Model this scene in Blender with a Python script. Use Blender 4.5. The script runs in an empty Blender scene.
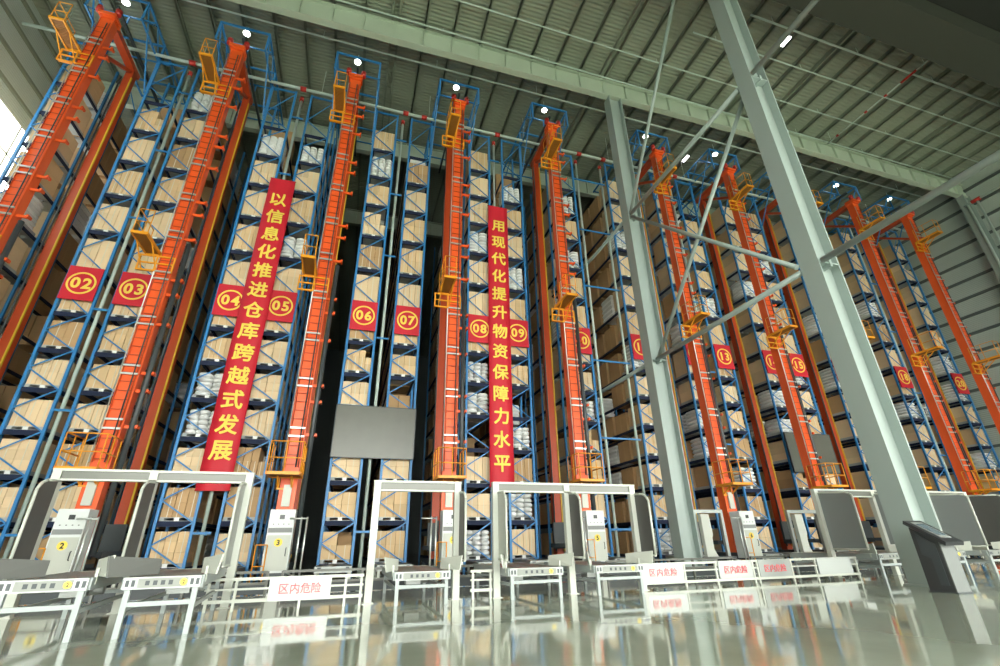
import bpy, math, random
from mathutils import Vector, Matrix
random.seed(7)
C = bpy.context.scene.collection
SC = bpy.context.scene
PI = math.pi

# ------------------------------------------------------------------ camera
cam_d = bpy.data.cameras.new('camera'); cam_d.sensor_width = 36.0
cam_d.lens = 36.0 * 463.556 / 1000.0
cam_d.clip_end = 500; cam_d.clip_start = 0.05
cam = bpy.data.objects.new('camera', cam_d); C.objects.link(cam)
_f = Vector((0.27443583, 0.86826485, 0.41328093))
_r = Vector((0.95553196, -0.29445964, -0.01588086))
_u = Vector((-0.10790576, -0.39926141, 0.91046509))
cam.matrix_world = Matrix(((_r.x, _u.x, -_f.x, 0), (_r.y, _u.y, -_f.y, 0), (_r.z, _u.z, -_f.z, 0.933), (0, 0, 0, 1)))
SC.camera = cam
# ------------------------------------------------------------------ world, light, exposure
SC.view_settings.view_transform = 'Standard'; SC.view_settings.look = 'None'
SC.view_settings.exposure = 0.9; SC.view_settings.gamma = 1.0
SC.view_settings.use_curve_mapping = False
W = bpy.data.worlds.new('world'); SC.world = W; W.use_nodes = True
bg = W.node_tree.nodes['Background']; bg.inputs[0].default_value = (0.98, 1.0, 0.92, 1); bg.inputs[1].default_value = 6.5

def area_light(name, loc, target, sx, sy, power, col=(1, 1, 1)):
    l = bpy.data.lights.new(name, 'AREA'); l.shape = 'RECTANGLE'; l.size = sx; l.size_y = sy; l.energy = power; l.color = col
    o = bpy.data.objects.new(name, l); C.objects.link(o); o.location = loc
    o.rotation_euler = (Vector(target) - Vector(loc)).to_track_quat('-Z', 'Y').to_euler()
    return o

# ------------------------------------------------------------------ materials
def mat(name, col, rough=0.5, metal=0.0, var=0.0, noise=0.0, nscale=3.0, emit=0.0, coat=0.0, bump=0.0, bscale=40.0):
    m = bpy.data.materials.new(name); m.use_nodes = True
    nt = m.node_tree; b = nt.nodes['Principled BSDF']
    b.inputs['Base Color'].default_value = (*col, 1); b.inputs['Roughness'].default_value = rough; b.inputs['Metallic'].default_value = metal
    if coat: b.inputs['Coat Weight'].default_value = coat
    if emit:
        b.inputs['Emission Color'].default_value = (*col, 1); b.inputs['Emission Strength'].default_value = emit
    if var or noise:
        hsv = nt.nodes.new('ShaderNodeHueSaturation'); hsv.inputs['Color'].default_value = (*col, 1)
        val = None
        if var:
            oi = nt.nodes.new('ShaderNodeObjectInfo'); mr = nt.nodes.new('ShaderNodeMapRange')
            mr.inputs['To Min'].default_value = 1 - var; mr.inputs['To Max'].default_value = 1 + var
            nt.links.new(oi.outputs['Random'], mr.inputs['Value']); val = mr.outputs['Result']
        if noise:
            tc = nt.nodes.new('ShaderNodeTexCoord'); nz = nt.nodes.new('ShaderNodeTexNoise'); nz.inputs['Scale'].default_value = nscale
            nz.inputs['Detail'].default_value = 4
            mr2 = nt.nodes.new('ShaderNodeMapRange'); mr2.inputs['To Min'].default_value = 1 - noise; mr2.inputs['To Max'].default_value = 1 + noise
            nt.links.new(tc.outputs['Object'], nz.inputs['Vector']); nt.links.new(nz.outputs['Fac'], mr2.inputs['Value'])
            if val is None: val = mr2.outputs['Result']
            else:
                mu = nt.nodes.new('ShaderNodeMath'); mu.operation = 'MULTIPLY'
                nt.links.new(val, mu.inputs[0]); nt.links.new(mr2.outputs['Result'], mu.inputs[1]); val = mu.outputs[0]
        nt.links.new(val, hsv.inputs['Value']); nt.links.new(hsv.outputs['Color'], b.inputs['Base Color'])
    if bump:
        tc = nt.nodes.new('ShaderNodeTexCoord'); nz = nt.nodes.new('ShaderNodeTexNoise'); nz.inputs['Scale'].default_value = bscale
        bp = nt.nodes.new('ShaderNodeBump'); bp.inputs['Strength'].default_value = bump; bp.inputs['Distance'].default_value = 0.02
        nt.links.new(tc.outputs['Object'], nz.inputs['Vector']); nt.links.new(nz.outputs['Fac'], bp.inputs['Height']); nt.links.new(bp.outputs['Normal'], b.inputs['Normal'])
    return m

def ribbed(name, col, axis, scale, rough=0.5, depth=0.5, noise=0.12):
    m = mat(name, col, rough, noise=noise, nscale=0.6)
    nt = m.node_tree; b = nt.nodes['Principled BSDF']
    tc = nt.nodes.new('ShaderNodeTexCoord'); wv = nt.nodes.new('ShaderNodeTexWave'); wv.bands_direction = axis; wv.inputs['Scale'].default_value = scale
    bp = nt.nodes.new('ShaderNodeBump'); bp.inputs['Strength'].default_value = depth; bp.inputs['Distance'].default_value = 0.05
    nt.links.new(tc.outputs['Object'], wv.inputs['Vector']); nt.links.new(wv.outputs['Fac'], bp.inputs['Height']); nt.links.new(bp.outputs['Normal'], b.inputs['Normal'])
    return m

M = {}
M['blue'] = mat('blue_paint', (0.035, 0.22, 0.52), 0.4, noise=0.1, nscale=2)
M['navy'] = mat('navy_paint', (0.007, 0.016, 0.05), 0.8)
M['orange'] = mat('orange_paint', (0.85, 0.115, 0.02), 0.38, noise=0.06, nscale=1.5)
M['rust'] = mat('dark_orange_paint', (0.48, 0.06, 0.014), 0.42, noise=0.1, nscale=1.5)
M['yellow'] = mat('yellow_paint', (0.83, 0.33, 0.015), 0.4)
M['stripe'] = mat('yellow_stripe', (0.65, 0.42, 0.03), 0.45)
M['silver'] = mat('galvanised_steel', (0.62, 0.65, 0.63), 0.35, 0.6)
M['pipe'] = mat('grey_pipe_paint', (0.50, 0.60, 0.55), 0.4)
M['white'] = mat('white_paint', (0.52, 0.54, 0.48), 0.4)
M['cabinet'] = mat('cabinet_paint', (0.70, 0.73, 0.72), 0.35)
M['steel'] = mat('column_paint', (0.31, 0.37, 0.345), 0.42, noise=0.08, nscale=0.8)
M['beam'] = mat('beam_paint', (0.46, 0.53, 0.43), 0.5, noise=0.08, nscale=0.8)
M['shaded_beam'] = mat('shaded_beam_colour', (0.034, 0.036, 0.027), 0.8)  # near beam is unlit; its shade is put into the colour
M['painted_shade'] = mat('painted_shade', (0.014, 0.014, 0.012), 0.9)  # near-black colour stands in for the unlit roof above the camera
M['black'] = mat('black_rubber', (0.012, 0.013, 0.015), 0.5)
M['conduit'] = mat('dark_conduit', (0.045, 0.055, 0.06), 0.45)
M['red'] = mat('red_cloth', (0.60, 0.012, 0.03), 0.6, noise=0.1, nscale=1.2)
M['redpaint'] = mat('red_paint', (0.5, 0.03, 0.02), 0.45)
M['gold'] = mat('yellow_letter', (0.90, 0.68, 0.10), 0.6)
M['redletter'] = mat('red_letter', (0.68, 0.10, 0.12), 0.5)
M['mesh_panel'] = mat('dark_grey_panel', (0.085, 0.085, 0.08), 0.45, noise=0.08, nscale=5)
M['grey_panel'] = mat('slate_panel', (0.22, 0.24, 0.24), 0.3)
M['board'] = mat('grey_board', (0.12, 0.125, 0.105), 0.28, noise=0.12, nscale=2)
M['plate'] = mat('brushed_plate', (0.33, 0.35, 0.335), 0.35, 0.3)
M['sack'] = mat('woven_sack', (0.78, 0.79, 0.78), 0.7, var=0.08, bump=0.3, bscale=12)
M['pallet'] = mat('grey_pallet', (0.42, 0.44, 0.44), 0.6, var=0.15)
M['label'] = mat('white_label', (0.85, 0.86, 0.84), 0.5)
M['strap'] = mat('pale_strap', (0.72, 0.66, 0.52), 0.5)
M['grating'] = mat('grating', (0.30, 0.115, 0.012), 0.6)
M['screen'] = mat('screen_glass', (0.10, 0.135, 0.15), 0.15, emit=0.12)
M['lens'] = mat('lamp_lens', (0.95, 1.0, 0.98), 0.3, emit=8.0)
M['strip_lens'] = mat('strip_lens', (1.0, 0.95, 0.98), 0.3, emit=5.0)
M['window'] = mat('daylight_window', (0.92, 1.0, 0.98), 0.2, emit=3.0)
M['leg_paint'] = mat('leg_paint', (0.34, 0.38, 0.375), 0.4)
M['nameplate'] = mat('nameplate_paint', (0.23, 0.245, 0.22), 0.4)
M['guide_grey'] = mat('guide_grey', (0.16, 0.165, 0.155), 0.4)
M['kiosk_front'] = mat('kiosk_front', (0.17, 0.18, 0.175), 0.25)
M['kiosk_dark'] = mat('kiosk_dark', (0.035, 0.037, 0.04), 0.3)
M['roller'] = mat('roller_steel', (0.45, 0.47, 0.46), 0.3, 0.8)
M['marks'] = mat('grey_print', (0.25, 0.26, 0.26), 0.6)
CART = [mat('carton_%s' % n, c, 0.72, var=0.10, noise=0.05, nscale=2.5) for n, c in
        (('tan', (0.72, 0.51, 0.28)), ('pale', (0.78, 0.59, 0.36)), ('brown', (0.52, 0.33, 0.16)))]

def floor_mat():
    m = mat('polished_floor', (0.34, 0.37, 0.315), 0.1)
    nt = m.node_tree; b = nt.nodes['Principled BSDF']
    tc = nt.nodes.new('ShaderNodeTexCoord')
    nz = nt.nodes.new('ShaderNodeTexNoise'); nz.inputs['Scale'].default_value = 0.9; nz.inputs['Detail'].default_value = 6
    nt.links.new(tc.outputs['Object'], nz.inputs['Vector'])
    cr = nt.nodes.new('ShaderNodeValToRGB'); cr.color_ramp.elements[0].position = 0.3; cr.color_ramp.elements[1].position = 0.7
    cr.color_ramp.elements[0].color = (0.40, 0.445, 0.345, 1); cr.color_ramp.elements[1].color = (0.50, 0.555, 0.44, 1)
    nt.links.new(nz.outputs['Fac'], cr.inputs['Fac']); nt.links.new(cr.outputs['Color'], b.inputs['Base Color'])
    mr = nt.nodes.new('ShaderNodeMapRange'); mr.inputs['To Min'].default_value = 0.035; mr.inputs['To Max'].default_value = 0.075
    nt.links.new(nz.outputs['Fac'], mr.inputs['Value']); nt.links.new(mr.outputs['Result'], b.inputs['Roughness'])
    n2 = nt.nodes.new('ShaderNodeTexNoise'); n2.inputs['Scale'].default_value = 2.4; n2.inputs['Detail'].default_value = 4
    mp = nt.nodes.new('ShaderNodeMapping'); mp.inputs['Scale'].default_value = (0.8, 2.4, 1)
    nt.links.new(tc.outputs['Object'], mp.inputs['Vector']); nt.links.new(mp.outputs['Vector'], n2.inputs['Vector'])
    bp = nt.nodes.new('ShaderNodeBump'); bp.inputs['Strength'].default_value = 0.025; bp.inputs['Distance'].default_value = 0.02
    nt.links.new(n2.outputs['Fac'], bp.inputs['Height']); nt.links.new(bp.outputs['Normal'], b.inputs['Normal'])
    b.inputs['Specular IOR Level'].default_value = 0.6
    b.inputs['Coat Weight'].default_value = 0.3; b.inputs['Coat Roughness'].default_value = 0.06
    return m
M['floor'] = floor_mat()
M['deck'] = ribbed('roof_deck', (0.27, 0.30, 0.235), 'Y', 1.6, 0.55, 0.5)
M['purlin'] = mat('purlin_paint', (0.20, 0.225, 0.175), 0.55)
M['siding'] = ribbed('wall_siding', (0.44, 0.50, 0.46), 'Z', 2.5, 0.5, 0.3)
M['girt'] = mat('girt_paint', (0.10, 0.12, 0.115), 0.55)

# ------------------------------------------------------------------ mesh helpers
class MB:
    def __init__(s): s.v = []; s.f = []; s.sm = []
    def add(s, vs, fs, smooth=False):
        o = len(s.v); s.v += [tuple(v) for v in vs]; s.f += [tuple(i + o for i in f) for f in fs]; s.sm += [smooth] * len(fs); return s
    def box(s, x0, x1, y0, y1, z0, z1):
        return s.add([(x0, y0, z0), (x1, y0, z0), (x1, y1, z0), (x0, y1, z0), (x0, y0, z1), (x1, y0, z1), (x1, y1, z1), (x0, y1, z1)],
                     [(0, 3, 2, 1), (4, 5, 6, 7), (0, 1, 5, 4), (1, 2, 6, 5), (2, 3, 7, 6), (3, 0, 4, 7)])
    def hexa(s, b, t):
        n = len(b)
        return s.add(list(b) + list(t), [tuple(reversed(range(n))), tuple(range(n, 2 * n))] + [(i, (i + 1) % n, n + (i + 1) % n, n + i) for i in range(n)])
    def bar(s, p, q, w, h=None):
        p = Vector(p); q = Vector(q); d = (q - p).normalized(); h = h or w
        a = d.cross(Vector((0, 0, 1)))
        if a.length < 1e-4: a = Vector((1, 0, 0))
        a.normalize(); c = a.cross(d).normalized(); a = a * w / 2; c = c * h / 2
        return s.hexa([p - a - c, p + a - c, p + a + c, p - a + c], [q - a - c, q + a - c, q + a + c, q - a + c])
    def tube(s, p, q, r, n=10, r2=None):
        p = Vector(p); q = Vector(q); d = (q - p).normalized(); r2 = r if r2 is None else r2
        a = d.cross(Vector((0, 0, 1)))
        if a.length < 1e-4: a = Vector((1, 0, 0))
        a.normalize(); c = a.cross(d)
        ring = [a * math.cos(2 * PI * i / n) + c * math.sin(2 * PI * i / n) for i in range(n)]
        o = len(s.v); s.v += [tuple(p + k * r) for k in ring] + [tuple(q + k * r2) for k in ring]
        fs = [(o + i, o + (i + 1) % n, o + n + (i + 1) % n, o + n + i) for i in range(n)]
        s.f += fs; s.sm += [True] * n
        s.f += [tuple(o + i for i in reversed(range(n))), tuple(o + n + i for i in range(n))]; s.sm += [False, False]
        return s
    def path(s, pts, r, n=8):
        for a, b in zip(pts, pts[1:]): s.tube(a, b, r, n)
        return s
    def ring_xz(s, cx, cz, y0, y1, ri, ro, n=36, sx=1.0):
        vs = []
        for y in (y0, y1):
            for r in (ri, ro): vs += [(cx + sx * r * math.cos(2 * PI * i / n), y, cz + r * math.sin(2 * PI * i / n)) for i in range(n)]
        fs = []
        for i in range(n):
            j = (i + 1) % n
            fs += [(i, n + i, n + j, j), (2 * n + i, 2 * n + j, 3 * n + j, 3 * n + i), (i, j, 2 * n + j, 2 * n + i), (n + i, 3 * n + i, 3 * n + j, n + j)]
        return s.add(vs, fs)
    def disc_xz(s, cx, cz, y0, y1, r, n=24): return s.tube((cx, y1, cz), (cx, y0, cz), r, n)
    def prism(s, poly, axis, a, b):
        if axis == 'x': f = lambda p, t: (t, p[0], p[1])
        elif axis == 'y': f = lambda p, t: (p[0], t, p[1])
        else: f = lambda p, t: (p[0], p[1], t)
        return s.hexa([f(p, a) for p in poly], [f(p, b) for p in poly])
    def mesh(s, name, m):
        me = bpy.data.meshes.new(name); me.from_pydata(s.v, [], s.f); me.polygons.foreach_set('use_smooth', s.sm)
        me.materials.append(m); me.validate(); me.update()
        fix_normals(me)
        return me
import bmesh
def fix_normals(me):
    bm = bmesh.new(); bm.from_mesh(me); bmesh.ops.recalc_face_normals(bm, faces=bm.faces); bm.to_mesh(me); bm.free()

def obj(name, me, parent=None, loc=(0, 0, 0), rot=(0, 0, 0), label=None):
    o = bpy.data.objects.new(name, me); C.objects.link(o); o.location = loc; o.rotation_euler = rot
    if parent: o.parent = parent
    if label: o['label'] = label
    return o
def part(name, mb, m, parent, label=None, loc=(0, 0, 0), rot=(0, 0, 0)): return obj(name, mb.mesh(name, M[m] if isinstance(m, str) else m), parent, loc, rot, label)
def tag(o, label, cat, group=None, kind=None):
    o['label'] = label; o['category'] = cat
    if group: o['group'] = group
    if kind: o['kind'] = kind
    return o
def thing(name, label, cat, loc=(0, 0, 0), rz=0, group=None):
    o = bpy.data.objects.new(name, None); C.objects.link(o); o.location = loc; o.rotation_euler = (0, 0, rz); o.empty_display_size = 0.2
    return tag(o, label, cat, group)
def single(name, mb, m, label, cat, loc=(0, 0, 0), group=None, rz=0): return tag(part(name, mb, m, None, None, loc, (0, 0, rz)), label, cat, group)
def struct(name, mb, m, parent=None):
    o = part(name, mb, m, parent)
    if not parent: o['kind'] = 'structure'
    return o
def copy_tree(o, parent=None):
    c = o.copy(); C.objects.link(c)
    if parent: c.parent = parent
    for ch in KIDS.get(o.name, ()): copy_tree(ch, c)
    return c
KIDS = {}
def index_kids():
    KIDS.clear()
    for o in bpy.data.objects:
        if o.parent: KIDS.setdefault(o.parent.name, []).append(o)
_tc = {}
def text_mesh(txt, size, m, depth=0.006, bold=0.0, sx=1.0, dup=0.0):
    key = (txt, size, m, bold, sx, dup)
    if key in _tc: return _tc[key]
    cu = bpy.data.curves.new('text', 'FONT'); cu.body = txt; cu.size = size; cu.align_x = 'CENTER'; cu.align_y = 'CENTER'
    cu.extrude = depth; cu.offset = bold; cu.resolution_u = 3
    o = bpy.data.objects.new('text', cu); C.objects.link(o)
    bpy.context.view_layer.update()
    dg = bpy.context.evaluated_depsgraph_get()
    me = bpy.data.meshes.new_from_object(o.evaluated_get(dg))
    bpy.data.objects.remove(o); bpy.data.curves.remove(cu)
    xs = [v.co.x for v in me.vertices]; ys = [v.co.y for v in me.vertices]
    if xs:
        mx = (min(xs) + max(xs)) / 2; my = (min(ys) + max(ys)) / 2
        for v in me.vertices:
            x, y, z = (v.co.x - mx) * sx, v.co.y - my, v.co.z
            v.co = (x, -z, y)          # stand the lettering up, facing -Y
    me.materials.clear(); me.materials.append(M[m]); me.name = 'lettering'
    if dup:
        bm = bmesh.new()
        for ci, (dx, dz) in enumerate(((0, 0), (1, 0), (-1, 0), (0, 1), (0, -1), (.7, .7), (-.7, .7), (.7, -.7), (-.7, -.7))):
            n0 = len(bm.verts); bm.from_mesh(me); bm.verts.ensure_lookup_table()
            for v in bm.verts[n0:]: v.co.x += dx * dup; v.co.z += dz * dup; v.co.y -= .0016 * ci * (1 if size > .5 else .4)
        bm.to_mesh(me); bm.free()
    _tc[key] = me
    return me

# ------------------------------------------------------------------ layout numbers
P = 5.225
CX = [None] + [0.95 * (-18.475 + 5.5 * k + (1.644 if k >= 6 else 0)) for k in range(1, 11)]
CX[1] += .2
YR = 19.1; YF = 16.9
LV = [0.38, 1.78, 3.18, 4.59, 6.03, 7.48, 8.92, 10.73, 12.54, 14.39, 16.24, 18.05, 19.86]
RACKTOP = 22.6
def rack_x(n):
    k = (n + 1) // 2
    return CX[k] + (1.67 if n % 2 == 0 else -1.67)
def roof_z(x): return 24.75 - 0.015 * abs(x - 20)
def beam_z(x): return 23.3 - 0.018 * abs(x - 20)
NEAR_DROP = 0.95
WL, WR, YB0, YB1 = -16.5, 40.3, -14.0, 60.0

# ------------------------------------------------------------------ setting
struct('floor', MB().box(-60, 80, -40, YB1, -0.3, 0), 'floor')
mb = MB()
mb.hexa([(WL, YB0, roof_z(WL)), (20, YB0, roof_z(20)), (20, YB1, roof_z(20)), (WL, YB1, roof_z(WL))], [(WL, YB0, roof_z(WL) + .3), (20, YB0, roof_z(20) + .3), (20, YB1, roof_z(20) + .3), (WL, YB1, roof_z(WL) + .3)])
mb.hexa([(20, YB0, roof_z(20)), (WR, YB0, roof_z(WR)), (WR, YB1, roof_z(WR)), (20, YB1, roof_z(20))], [(20, YB0, roof_z(20) + .3), (WR, YB0, roof_z(WR) + .3), (WR, YB1, roof_z(WR) + .3), (20, YB1, roof_z(20) + .3)])
ceil = struct('ceiling', mb, 'deck')
x = WL + 0.7; i = 0
while x < WR:                                             # purlins under the deck
    z = roof_z(x)
    pm = MB()
    if i % 8 == 3:                                        # doubled at the frame joints
        pm.box(x - .22, x - .12, YB0, YB1, z - .26, z); pm.box(x + .12, x + .22, YB0, YB1, z - .26, z)
    else:
        pm.box(x - .035, x + .035, YB0, YB1, z - .24, z); pm.box(x - .035, x + .09, YB0, YB1, z - .24, z - .215)
    part('purlin', pm, 'purlin', ceil)
    x += 1.41; i += 1
def rafter(name, y, m, half=0.16, box=False):
    b = MB()
    for xa, xb in ((WL, 20), (20, WR)):
        dz = NEAR_DROP if box else 0; za, zb = beam_z(xa) - dz, beam_z(xb) - dz; ta, tb = roof_z(xa) - .25, roof_z(xb) - .25
        if box:
            b.hexa([(xa, y - half, za), (xb, y - half, zb), (xb, y + half, zb), (xa, y + half, za)], [(xa, y - half, ta), (xb, y - half, tb), (xb, y + half, tb), (xa, y + half, ta)])
        else:
            for u, v in ((0, .05), (None, None)):
                if u is None: z0a, z1a, z0b, z1b = ta - .04, ta, tb - .04, tb
                else: z0a, z1a, z0b, z1b = za, za + v, zb, zb + v
                b.hexa([(xa, y - half, z0a), (xb, y - half, z0b), (xb, y + half, z0b), (xa, y + half, z0a)], [(xa, y - half, z1a), (xb, y - half, z1b), (xb, y + half, z1b), (xa, y + half, z1a)])
            b.hexa([(xa, y - .02, za), (xb, y - .02, zb), (xb, y + .02, zb), (xa, y + .02, za)], [(xa, y - .02, ta), (xb, y - .02, tb), (xb, y + .02, tb), (xa, y + .02, ta)])
    r = struct(name, b, m)
    if not box:
        xx = WL + .7
        while xx < WR:
            st = MB().box(xx - .012, xx + .012, y - half + .02, y - .02, beam_z(xx) + .05, roof_z(xx) - .29)
            part('stiffener', st, m, r); xx += 1.41
    return r
rafter('trim_1', 15.2, 'beam'); rafter('trim_2', 7.47, 'shaded_beam', 0.78, True); rafter('trim_3', 22.7, 'beam'); rafter('trim_4', 30.2, 'beam')
struct('shade_slab', MB().box(WL, WR, YB0, 6.68, 23.55, 23.75), 'painted_shade')  # slab added under the near roof so that corner reads as unlit
struct('unseen_wall_front', MB().box(WL, WR, YB0 - .3, YB0, 11.5, 24.8).box(WL, -14.5, YB0 - .3, YB0, 0, 11.5).box(38, WR, YB0 - .3, YB0, 0, 11.5).box(11, 13, YB0 - .3, YB0, 0, 11.5), 'siding')  # unseen end wall; lintel added to keep daylight low and the roof dark
# walls
wl = struct('wall_left', MB().box(WL - .3, WL, YB0, YB1, 0, 24.5), 'siding')
wr = struct('wall_right', MB().box(WR, WR + .3, YB0, YB1, 0, 24.8), 'siding')
struct('wall_back', MB().box(WL, WR, YB1, YB1 + .3, 0, 25), 'girt')
z = 1.2
while z < 24:
    part('girt', MB().box(WR - .14, WR, YB0, YB1, z, z + .17), 'girt', wr)
    if not 15.4 < z < 19.2: part('girt', MB().box(WL, WL + .12, YB0, YB1, z, z + .14), 'purlin', wl)
    z += 1.24
for k, y in enumerate((0.3, 7.74, 15.2, 22.7)):           # wall columns
    for sx, w, nm in ((WR - .95, wr, 'wall_column'), (WL + .16, wl, 'wall_column')):
        if nm:
            m_ = MB(); m_.box(sx, sx + .04, y - .22, y + .22, 0, 23); m_.box(sx + .7, sx + .74, y - .22, y + .22, 0, 23); m_.box(sx + .04, sx + .7, y - .025, y + .025, 0, 23)
            part(nm, m_, 'steel', w)
win = struct('window_1', MB().box(WL + .0, WL + .05, 12, 31, 15.6, 19.0), 'window')
fr = MB()
for yy in (12, 16.75, 21.5, 26.25, 31): fr.box(WL + .05, WL + .09, yy - .04, yy + .04, 15.6, 19.0)
for zz in (15.6, 17.3, 19.0): fr.box(WL + .05, WL + .09, 12, 31, zz - .04, zz + .04)
part('window_frame', fr, 'white', win)

# ------------------------------------------------------------------ building columns, ties and braces
def column(y, label):
    t = thing('steel_column', label, 'column', (11.15, y, 0))
    m_ = MB(); m_.box(0, .04, -.27, .27, 0.03, 23.0); part('flange', m_, 'steel', t)
    m_ = MB(); m_.box(.71, .75, -.27, .27, 0.03, 23.0); part('flange', m_, 'steel', t)
    m_ = MB(); m_.box(.04, .71, -.03, .03, 0.03, 23.0); part('web', m_, 'steel', t)
    m_ = MB().box(-.08, .83, -.33, .33, 0, .03); part('base_plate', m_, 'steel', t)
    for z in (7.66, 14.9):
        m_ = MB().box(.04, .71, -.27, .27, z - .02, z + .02); part('stiffener', m_, 'steel', t)
        m_ = MB().box(.36, .44, -.3, .3, z - .12, z + .12); part('gusset', m_, 'steel', t)
    return t
c1_ = column(7.74, 'large pale steel column in the foreground behind the touch kiosk')
c1_.location.x += .26; c1_.rotation_euler.y = -.0135
column(15.2, 'pale steel column standing behind the conveyors between racks 10 and 12')
XT = 11.38
def tie(name, a, b, r, label, cat='brace', g=None): return single(name, MB().tube(a, b, r, 12), 'steel', label, cat, group=g)
for z, zn, XT in ((7.66, 'lower', 11.38), (14.95, 'upper', 11.25)):
    tie('tie_pipe', (XT, 8.05, z), (XT, 14.89, z), .085, '%s grey horizontal pipe tie between the two steel columns' % zn)
    tie('tie_pipe', (XT, 7.42, z), (XT, -6.5, z), .085, '%s grey horizontal pipe tie running forward from the large foreground column' % zn)
    tie('tie_pipe', (XT, 15.51, z), (XT, 22.5, z), .085, '%s grey pipe tie running back from the rear column between the racks' % zn)
XT = 11.38
tie('cross_brace', (XT - .12, 14.89, 14.8), (XT - .12, 8.05, 7.8), .075, 'grey diagonal brace falling from the rear column to the front column')
tie('cross_brace', (XT + .12, 14.89, 7.8), (XT + .12, 8.05, 14.8), .075, 'grey diagonal brace rising from the rear column to the front column')
tie('cross_brace', (XT - .12, 14.89, 15.0), (XT - .12, 8.4, 24.1), .075, 'grey upper diagonal brace rising from the rear column into the roof')

# ------------------------------------------------------------------ roof pipes
def roof_pipe(y, z, xa, xb, r, label, m='pipe', couplings=()):
    t = thing('sprinkler_pipe', label, 'pipe', (xa, y, z))
    part('tube', MB().tube((0, 0, 0), (xb - xa, 0, 0), r, 10), m, t)
    for c in couplings: part('coupling', MB().tube((c - xa - .14, 0, 0), (c - xa + .14, 0, 0), r * 1.7, 10), 'redpaint', t)
    h = MB(); xx = xa + 1.4
    while xx < xb - .5:
        h.tube((xx - xa, 0, r), (xx - xa, 0, max(r + .05, roof_z(xx) - .25 - z)), .012, 6); xx += 5.6
    part('hanger', h, m, t)
    return t
roof_pipe(14.75, 24.05, WL + .3, WR - 1.2, .04, 'thin pale pipe under the roof just in front of the mid roof beam')
roof_pipe(13.2, 24.1, WL + .3, WR - 1.2, .035, 'thin pale pipe under the roof, second one in front of the mid beam')
roof_pipe(11.3, 24.1, 14, WR - 1.2, .035, 'thin pale pipe under the roof at upper right, third before the mid beam')
roof_pipe(9.7, 23.9, 16, WR - 1.2, .05, 'pale pipe under the roof at upper right nearest the dark beam')
roof_pipe(16.5, 23.7, WL + .3, WR - 1.2, .04, 'thin pale pipe under the roof right behind the mid beam')
roof_pipe(18.75, 22.45, WL + .3, WR - 1.3, .075, 'pale sprinkler main along the rack tops with red couplings', 'pipe', [rack_x(2 * k) + .95 for k in (1, 2, 3, 4, 6, 7, 8, 9)] + [CX[3] - 1.0, CX[4] - 1.6, CX[5] + 1.2, rack_x(10) + .9, rack_x(11) - .9])
for x_, y_, z_, lab in ((19.0, 10.4, 24.2, 'short glowing strip lamp under the roof beside the foreground column'), (19.0, 18.5, 24.0, 'short glowing strip lamp under the roof behind the mid beam')):
    t = thing('strip_lamp', lab, 'lamp', (x_, y_, z_))
    part('lamp_body', MB().box(-.10, .10, -.28, .28, 0.05, .14), 'white', t); part('diffuser', MB().box(-.08, .08, -.26, .26, 0, .05), 'strip_lens', t)
    part('hanger', MB().tube((0, 0, .14), (0, 0, roof_z(x_) - z_ - .01), .012, 6), 'pipe', t)
t = thing('sprinkler_pipe', 'grey roof pipe running back at upper right with a red section', 'pipe', (26.7, 8.6, 23.75))
part('tube', MB().tube((0, 0, 0), (0, 6.1, 0), .035, 8), 'pipe', t)
part('red_section', MB().tube((0, .8, 0), (0, 1.6, 0), .06, 8), 'redpaint', t)
for yy in (2.35, 3.5, 5.3): part('coupling', MB().tube((0, yy, 0), (0, yy + .15, 0), .06, 8), 'redpaint', t)
h_ = MB()
for yy in (.4, 5.8): h_.tube((0, yy, .03), (0, yy, roof_z(26.7) - 23.76), .012, 6)
part('hanger', h_, 'pipe', t)
t = thing('sprinkler_riser', 'pair of grey sprinkler risers with a red coupling by the right wall', 'pipe', (39.2, 14.4, 0))
for yy in (0, .55): part('tube', MB().tube((0, yy, 0), (0, yy, 22), .07, 10), 'pipe', t)
part('crosspipe', MB().tube((0, -6.4, 22), (0, .75, 22), .07, 10), 'pipe', t)
part('coupling', MB().tube((0, -.2, 22), (0, .3, 22), .14, 10), 'redpaint', t)

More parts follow.
